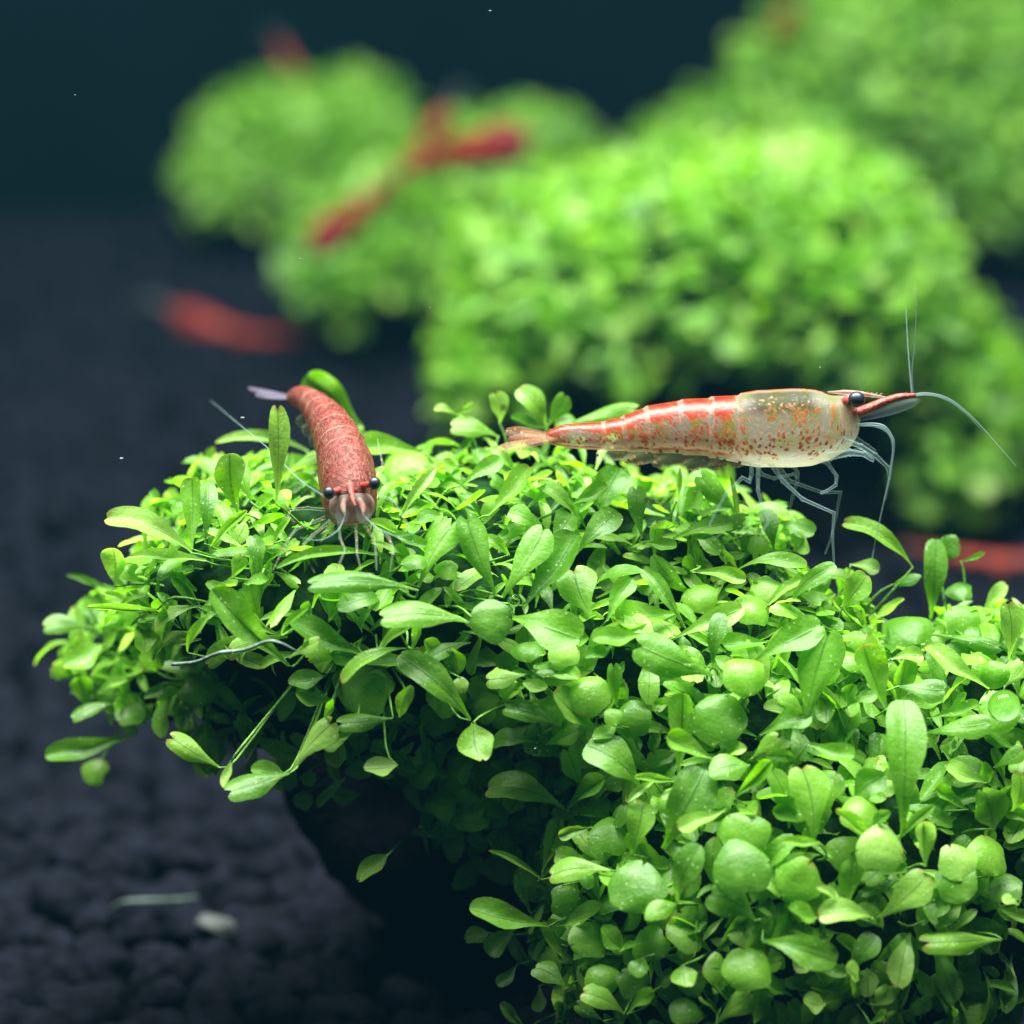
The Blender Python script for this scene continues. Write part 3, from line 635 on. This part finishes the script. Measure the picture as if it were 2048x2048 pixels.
# --- the pale shrimp seen from the side
def side_shrimp():
    D = 200.0
    pt = lambda x, y, dd=0.0: P(x, y, D + dd)
    xs = np.linspace(XS0, XS1, 60); sp_ = np.array([pt(x, np.interp(-x, -ST[:, 0], (ST[:, 1] + ST[:, 2]) / 2)) for x in xs])
    e = empty('shrimp', pt(1560, 1000), 'pale shrimp with red-speckled back walking side-on along the top of the cushion', 'shrimp', 'shrimps')
    V, F, a, b = shrimp_body(sp_, np.tile(UPV, (60, 1)), 1.0, 150, 36)
    child('body', mesh('body', V, F, uv=a, uv2=b), M_sh_clear, e)
    # gut and saddle showing through the shell
    g = smooth_path([pt(1668, 815), pt(1620, 818), pt(1560, 815), pt(1500, 812), pt(1430, 815), pt(1340, 828), pt(1260, 850), pt(1150, 868)], 5)
    for nm, sd in (('eye', -1), ('eye', 1)):
        c = pt(1709, 800) - AX * (sd * -1.15) * 1.0; ball(nm, c, 0.43, M_eye, e, (1.1, 1, 1))
        limb('eye_stalk', [pt(1688, 806) + AX * sd * 0.55, c - RT * 0.25], [.30, .34], M_redlimb, e, 8, 1)
    # rostrum with a saw edge
    J = Join(); base, tip = pt(1655, 784), pt(1782, 797)
    V, F, T = tube(smooth_path([base, pt(1690, 785), pt(1715, 787), pt(1745, 791), tip], 4), [.03, .14, .15, .10, .03], 8); J.add(V, F, T)
    for i in range(9):
        t = 0.22 + i * 0.075; q = base + (tip - base) * t + UPV * 0.13; V, F, T = tube([q, q + RT * 0.16 + UPV * 0.10], [.05, .01], 5); J.add(V, F, T)
    child('rostrum', J.mesh('rostrum'), M_face, e)
    # antennular stalks, feelers, antennal scales
    for sd in (-1, 1):
        o = AX * sd * 0.42
        limb('antennule_stalk', [pt(1704, 832) + o, pt(1735, 818) + o, pt(1772, 802) + o, pt(1800, 794) + o, pt(1830, 791) + o], [.30, .27, .22, .20, .10], M_redlimb, e, 10)
        V, F = blade(pt(1708, 840) + o * 1.4, pt(1838, 801) + o * 1.6, 0.8, UPV * 0.6 + toCam * 0.9, 0.06); child('antennal_scale', mesh('antennal_scale', V, F), M_scale, e)
    def feeler(pp, r0, r1): limb('feeler', [pt(x, y, d) for x, y, d in pp], [r0 * .8, (r0 + r1) * .36, r1 * .7], M_hair, e, 6, 6)
    feeler([(1826, 789, -.4), (1824, 745, -.6), (1829, 690, -1), (1832, 630, -1.6), (1831, 575, -2.4)], .075, .022)
    feeler([(1824, 789, .4), (1819, 735, .9), (1815, 680, 1.6), (1812, 620, 2.6)], .060, .018)
    feeler([(1828, 789, -.4), (1858, 787, -.6), (1898, 798, -.8), (1942, 832, -1.0), (1985, 878, -1.2), (2032, 932, -1.4)], .085, .025)
    feeler([(1828, 790, .4), (1862, 790, .8), (1900, 803, 1.4), (1935, 830, 2.0), (1965, 862, 3.0)], .070, .018)
    feeler([(1712, 850, -.8), (1745, 848, -1.2), (1768, 853, -1.5), (1783, 872, -1.6), (1788, 890, -1.6), (1783, 925, -1.3), (1776, 965, -.6), (1764, 1020, .8), (1752, 1075, 2.4), (1742, 1130, 4.4)], .115, .035)
    feeler([(1712, 850, .8), (1750, 852, 1.4), (1778, 868, 2.0), (1786, 900, 2.8), (1780, 950, 4.2), (1770, 1000, 6)], .09, .025)
    feeler([(1712, 792, -1.0), (1722, 785, -1.1), (1719, 768, -1.2)], .05, .015)
    # mouth legs and claws
    leg([pt(1672, 900, -.6), pt(1690, 880, -.9), pt(1722, 893, -1.2), pt(1750, 910, -1.2), pt(1776, 935, -1.0), pt(1779, 958, -.8)], .20, M_limb, e)
    leg([pt(1660, 912, -.8), pt(1700, 905, -1.2), pt(1728, 908, -1.3), pt(1748, 922, -1.3)], .24, M_limb, e, 'claw')
    leg([pt(1655, 915, .6), pt(1690, 908, 1.0), pt(1720, 900, 1.2), pt(1745, 915, 1.2)], .22, M_limb, e, 'claw')
    leg([pt(1680, 890, .2), pt(1705, 872, .2), pt(1735, 892, .2), pt(1752, 903, .2)], .17, M_limb, e)
    # walking legs, near and far side
    for pp, dd in (([(1503, 930), (1503, 948), (1499, 963), (1485, 955), (1453, 986), (1427, 1033), (1418, 1052)], -1.1),
                   ([(1516, 930), (1516, 952), (1516, 980), (1524, 1012), (1537, 1044), (1520, 1070)], -1.3),
                   ([(1540, 925), (1566, 962), (1605, 998), (1668, 1026), (1665, 1068), (1668, 1128)], -1.5),
                   ([(1554, 928), (1579, 962), (1645, 985), (1681, 984), (1673, 1028), (1663, 1074), (1650, 1108)], 0.9),
                   ([(1640, 920), (1656, 927), (1673, 952), (1672, 970), (1653, 982), (1640, 986)], -1.0),
                   ([(1585, 928), (1595, 945), (1595, 960), (1585, 995), (1576, 1030), (1570, 1060)], 1.6),
                   ([(1516, 930), (1522, 948), (1548, 957), (1588, 948), (1594, 958)], 1.4)):
        leg([pt(x, y, dd * min(1, .5 + i * .2)) for i, (x, y) in enumerate(pp)], .135 if dd < 0 else .12, M_limb, e)
    # swimmerets under the abdomen
    for i, (x, y0, y1) in enumerate(((1478, 908, 936), (1424, 902, 938), (1366, 899, 934), (1308, 897, 926), (1254, 895, 914))):
        for sd in (-1, 1):
            V, F = blade(pt(x + 30, y0 - 6, sd * .7), pt(x - 62, y1 - 4, sd * .8), 1.25, toCam + UPV * .2, .08, prof=([0, .3, .7, .9, 1], [.8, 1, .85, .5, .15])); child('swimmeret', mesh('swimmeret', V, F), M_pleo, e)
    # tail fan
    for (x1, y1, dd, w) in ((1000, 893, -.3, .7), (1012, 862, .6, 1.35), (992, 900, -1.0, 1.0), (1018, 878, 1.4, 1.1), (1040, 866, -.6, .9)):
        V, F = blade(pt(1112, 876, dd * .3), pt(x1, y1, dd), w, UPV + toCam * .7, .05, prof=([0, .25, .7, .92, 1], [.45, .7, 1, .8, .35])); child('tail_blade', mesh('tail_blade', V, F), M_fan, e)
side_shrimp()

# --- the red shrimp facing the camera
def front_shrimp():
    spine_px = [(703, 1036, 196.6), (701, 1008, 197.2), (698, 978, 198.1), (694, 948, 199.0), (688, 920, 199.9), (680, 892, 201.0), (668, 866, 202.6), (653, 838, 204.6), (630, 810, 206.8), (606, 795, 208.6), (578, 795, 209.6)]
    sp_ = smooth_path([P(*q) for q in spine_px], 6); n = len(sp_)
    ups = np.array([nz(np.array([0.06, -0.25, 1.0]) + np.array([-.12, 0, 0]) * (i / n)) for i in range(n)])
    e = empty('shrimp', P(700, 1100, 197), 'brick red shrimp with black eyes facing the viewer on the leaves', 'shrimp', 'shrimps')
    V, F, a, b = shrimp_body(sp_, ups, 0.91, 130, 36); child('body', mesh('body', V, F, uv=a, uv2=b), M_sh_red, e)
    for x, y, dd, x0, y0 in ((658, 986, 195.4, 684, 978), (749, 967, 195.6, 722, 972)):
        ball('eye', P(x, y, dd), 0.30, M_eye, e, (1.08, 1.05, 1.15)); limb('eye_stalk', [P(x0, y0, 196.4), P((x + x0) / 2, (y + y0) / 2, 195.8), P(x, y, dd + .1)], [.20, .17, .22], M_redlimb, e, 8)
    limb('rostrum', [P(695, 945, 197.2), P(700, 972, 196.0), P(706, 1000, 194.9), P(711, 1012, 194.4)], [.26, .20, .10, .02], M_redlimb, e, 8)
    for sd in (-1, 1):
        limb('antennule_stalk', [P(704 + sd * 14, 998, 196.0), P(706 + sd * 20, 1014, 195.35), P(708 + sd * 18, 1028, 195.0)], [.15, .17, .06], M_frost, e, 10)
        V, F = blade(P(704 + sd * 20, 1000, 196.2), P(706 + sd * 22, 1048, 194.9), .8, toCam + UPV, .05); child('antennal_scale', mesh('antennal_scale', V, F), M_scale, e)
    ball('mouth_parts', P(704, 1012, 196.5), 0.95, M_frost, e, (1.30, .8, 1.0))
    for pp in ([(650, 1035, 197.5), (592, 1058, 196.8), (576, 1079, 196.2), (546, 1140, 195.6)], [(660, 1042, 197), (625, 1071, 196), (607, 1089, 195.4), (612, 1117, 195), (630, 1146, 194.8)],
               [(678, 1045, 196.4), (680, 1076, 195.6), (690, 1099, 195), (680, 1125, 194.6), (668, 1140, 194.4)], [(711, 1050, 196.2), (713, 1075, 195.4), (714, 1107, 194.8), (722, 1140, 194.4)],
               [(728, 1048, 196.4), (749, 1081, 195.4), (752, 1108, 195), (753, 1140, 194.6)], [(738, 1045, 196.8), (778, 1076, 195.8), (787, 1097, 195.4), (780, 1142, 195)],
               [(735, 1020, 197.6), (762, 991, 197.6), (786, 1001, 197), (804, 1029, 196.6), (820, 1056, 196.2)], [(655, 1020, 197.6), (615, 1016, 197.4), (581, 1019, 197), (576, 1032, 196.8), (590, 1046, 196.8)],
               [(738, 985, 199), (752, 952, 199.6), (766, 930, 200), (760, 905, 200.4), (755, 878, 200.8)]):
        leg([P(*q) for q in pp], .105, M_limb_s, e)
    for pp in ([(690, 1030, 195.6), (676, 1060, 194.6), (640, 1080, 193.8), (600, 1075, 193.4)], [(726, 1030, 195.6), (760, 1060, 194.8), (800, 1072, 194), (850, 1060, 193.6)], [(660, 1000, 196.6), (600, 960, 197), (540, 900, 200), (480, 850, 205), (420, 800, 212)]):
        limb('feeler', [P(*q) for q in pp], [.05, .015], M_hair, e, 5, 5)
    for x1, y1, dd, w in ((498, 777, 211.0, .8), (512, 790, 210.2, .9), (520, 783, 212.2, .9)):
        V, F = blade(P(590, 797, 209.2), P(x1, y1, dd), w, UPV + toCam * .4, .05); child('tail_blade', mesh('tail_blade', V, F), M_blue_fan, e)
    for i, (x, y, dd) in enumerate(((628, 868, 203.6), (614, 846, 205.2), (603, 828, 206.8))):
        V, F = blade(P(x + 10, y, dd), P(x - 4, y + 26, dd + .3), .8, toCam, .08); child('swimmeret', mesh('swimmeret', V, F), M_pleo, e)
front_shrimp()

# --- blurred shrimps behind
def far_shrimp(label, pts, scale_mm, up=(0, 0, 1)):
    """pts: photo pixels + depth from head to tail base; scale_mm: body length"""
    sp_ = smooth_path([P(*q) for q in pts], 6); n = len(sp_); L = np.sum(np.linalg.norm(np.diff(sp_, axis=0), axis=1)); sc = L / 16.8 * scale_mm
    e = empty('shrimp', sp_.mean(0), label, 'shrimp', 'shrimps')
    V, F, a, b = shrimp_body(sp_, np.tile(np.array(up, float), (n, 1)), sc, 50, 18); child('body', mesh('body', V, F, uv=a, uv2=b), M_far, e)
    t0, t1 = nz(sp_[0] - sp_[3]), nz(sp_[-1] - sp_[-4]); lat = nz(np.cross(t0, up))
    for sd in (-1, 1):
        ball('eye', sp_[0] - t0 * .6 * sc + lat * sd * .9 * sc + np.array(up) * .5 * sc, .38 * sc, M_eye, e)
        limb('feeler', [sp_[0], sp_[0] + t0 * 3 * sc + lat * sd * 1.2 * sc + np.array(up) * 1.0 * sc, sp_[0] + t0 * 6 * sc + lat * sd * 3 * sc], [.1, .03], M_hair, e, 5)
        V, F = blade(sp_[-1] - t1 * .3 * sc, sp_[-1] + (t1 * 2.6 + lat * sd * .9) * sc, 1.2 * sc, up, .06); child('tail_blade', mesh('tail_blade', V, F), M_fan_red, e)
        for k in range(3):
            q = sp_[int(n * (.16 + .08 * k))]; leg([q - np.array(up) * 1.2 * sc, q + (lat * sd * 1.6 - np.array(up) * 1.8 + t0 * (1 - k)) * sc, q + (lat * sd * 2.2 - np.array(up) * 3.2 + t0 * (1 - k)) * sc], .16 * sc, M_limb, e)
    V, F = blade(sp_[-1] - t1 * .3 * sc, sp_[-1] + t1 * 2.4 * sc, .8 * sc, up, .06); child('tail_blade', mesh('tail_blade', V, F), M_fan_red, e)
    limb('rostrum', [sp_[2] + np.array(up) * .9 * sc, sp_[0] + t0 * 1.6 * sc + np.array(up) * .3 * sc], [.25 * sc, .03], M_redlimb, e, 6, 1)
far_shrimp('orange shrimp lying diagonally across the low cushion', [(622, 500, 354), (675, 458, 354), (730, 410, 353), (815, 340, 352)], 1.15)
far_shrimp('blurred red shrimp on the ridge between the low cushion and the large one', [(1055, 282, 344), (990, 292, 345), (910, 308, 347), (815, 338, 350)], 1.25)
far_shrimp('dusky shrimp climbing the notch beside the round ball of leaves', [(895, 222, 372), (868, 262, 372), (836, 304, 372), (795, 352, 370)], 1.0)
gd = ground_depth(700)
far_shrimp('blurred red shrimp resting on the dark soil', [(345, 624, gd - 2), (410, 650, gd - 3), (480, 670, gd - 4), (590, 676, gd - 4)], 0.85)
far_shrimp('shrimp at the upper left edge of the tall leafy hill', [(1590, 8, 400), (1572, 40, 400), (1552, 70, 400), (1540, 100, 401)], 1.3)
far_shrimp('brownish shrimp perched on top of the round ball of leaves', [(556, 88, 424), (570, 114, 423), (588, 138, 422), (612, 166, 421)], 1.0)
gd = ground_depth(1140)
far_shrimp('dark red shrimp on the soil behind the right end of the sharp cushion', [(2130, 1140, gd - 6), (2040, 1136, gd - 6), (1950, 1120, gd - 6), (1840, 1096, gd - 6)], 0.8)
far_shrimp('dull purple shrimp under the edge of the round ball of leaves', [(400, 505, ground_depth(520) - 4), (440, 500, ground_depth(520) - 4), (480, 492, ground_depth(520) - 4), (530, 480, ground_depth(520) - 4)], 1.1)

# ------------------------------------------------------------------ small things
v, f = ICO[3]
q = P(435, 1850, ground_depth(1860) - 6); k = np.array([1 + .25 * noise.noise(Vector(z) * 1.6) for z in v])
R = np.array(Matrix.Rotation(0.5, 3, 'Y') @ Matrix.Rotation(.6, 3, 'Z'))
obj('pebble', mesh('pebble', ((v * k[:, None]) * (1.55, 1.0, .75)) @ R.T + np.array([q[0], q[1], 2.4]), f), M_pale, label='pale grey pebble lying on the dark soil below the overhang', cat='pebble')
M_root = plain('pale_root', (0.16, 0.22, 0.19), 0.5, 1500, 0.3)
def strand(pts, r, label, mat=None):
    V, F, T = tube(smooth_path([P(*z) for z in pts], 6), [r, r, r * .6], 7); obj('strand', mesh('strand', V, F, uv=T), mat or M_strand, label=label, cat='strand')
d_ = lambda x, y: FG.hit(x, y)[0] - 3.4
strand([(345, 1329, d_(345, 1329)), (392, 1324, d_(392, 1324)), (438, 1306, d_(438, 1306)), (487, 1300, d_(487, 1300)), (534, 1283, d_(534, 1283)), (560, 1286, d_(560, 1286)), (592, 1302, d_(592, 1302) + 1)], .10, 'thin pale root strand lying across the leaves of the sharp cushion', M_root)
g = ground_depth(1800)
strand([(222, 1822, g - 9), (245, 1806, g - 11), (290, 1802, g - 11), (350, 1800, g - 10), (395, 1795, g - 9)], .17, 'thin pale green strand on the soil beside the pale pebble')
def bubble(x, y, r, label, lift=2.6):
    c = P(x, y, FG.hit(x, y)[0] - lift); v, f = ICO[4]; obj('air_bubble', mesh('air_bubble', v * r + c, f), M_bubble, label=label, cat='bubble', group='air bubbles')
bubble(1028, 1201, .34, 'small air bubble under the three upright spoon leaves')
bubble(1072, 1502, .26, 'tiny air bubble in the shade below two spread leaves')
bubble(2008, 1412, .85, 'large air bubble sitting on a round leaf', 3.0)
for i, (x, y, dd, r) in enumerate(((600, 518, 196, .05), (980, 22, 197, .06), (1640, 735, 199, .045), (243, 917, 197, .07), (485, 836, 199, .09), (860, 616, 198, .035), (1300, 500, 199, .03), (150, 190, 199, .03))):
    v, f = ICO[2]; obj('speck', mesh('speck', v * r * np.array([1.4, 1, .8]) + P(x, y, dd), f), M_white, label='tiny white speck drifting in the water', cat='speck', group='specks drifting in the water')

# ------------------------------------------------------------------ the water: one even body of faintly milky water
hz = NT('water_haze'); pv = hz.n('ShaderNodeVolumePrincipled'); pv.inputs['Color'].default_value = (0.14, 0.62, 1.0, 1); pv.inputs['Density'].default_value = 0.034
o_ = hz.n('ShaderNodeOutputMaterial'); hz.t.links.new(pv.outputs[0], o_.inputs['Volume'])
hx, hy0, hy1, hz0, hz1 = 700, -260, Y1 + 12, -8, 125
hv = [(x, y, z) for z in (hz0, hz1) for x, y in ((-hx, hy0), (hx, hy0), (hx, hy1), (-hx, hy1))]
obj('haze', mesh('haze', hv, [(3, 2, 1, 0), (4, 5, 6, 7), (0, 1, 5, 4), (1, 2, 6, 5), (2, 3, 7, 6), (3, 0, 4, 7)], smooth=False), hz.m, kind='stuff', label='faintly milky water filling the aquarium')
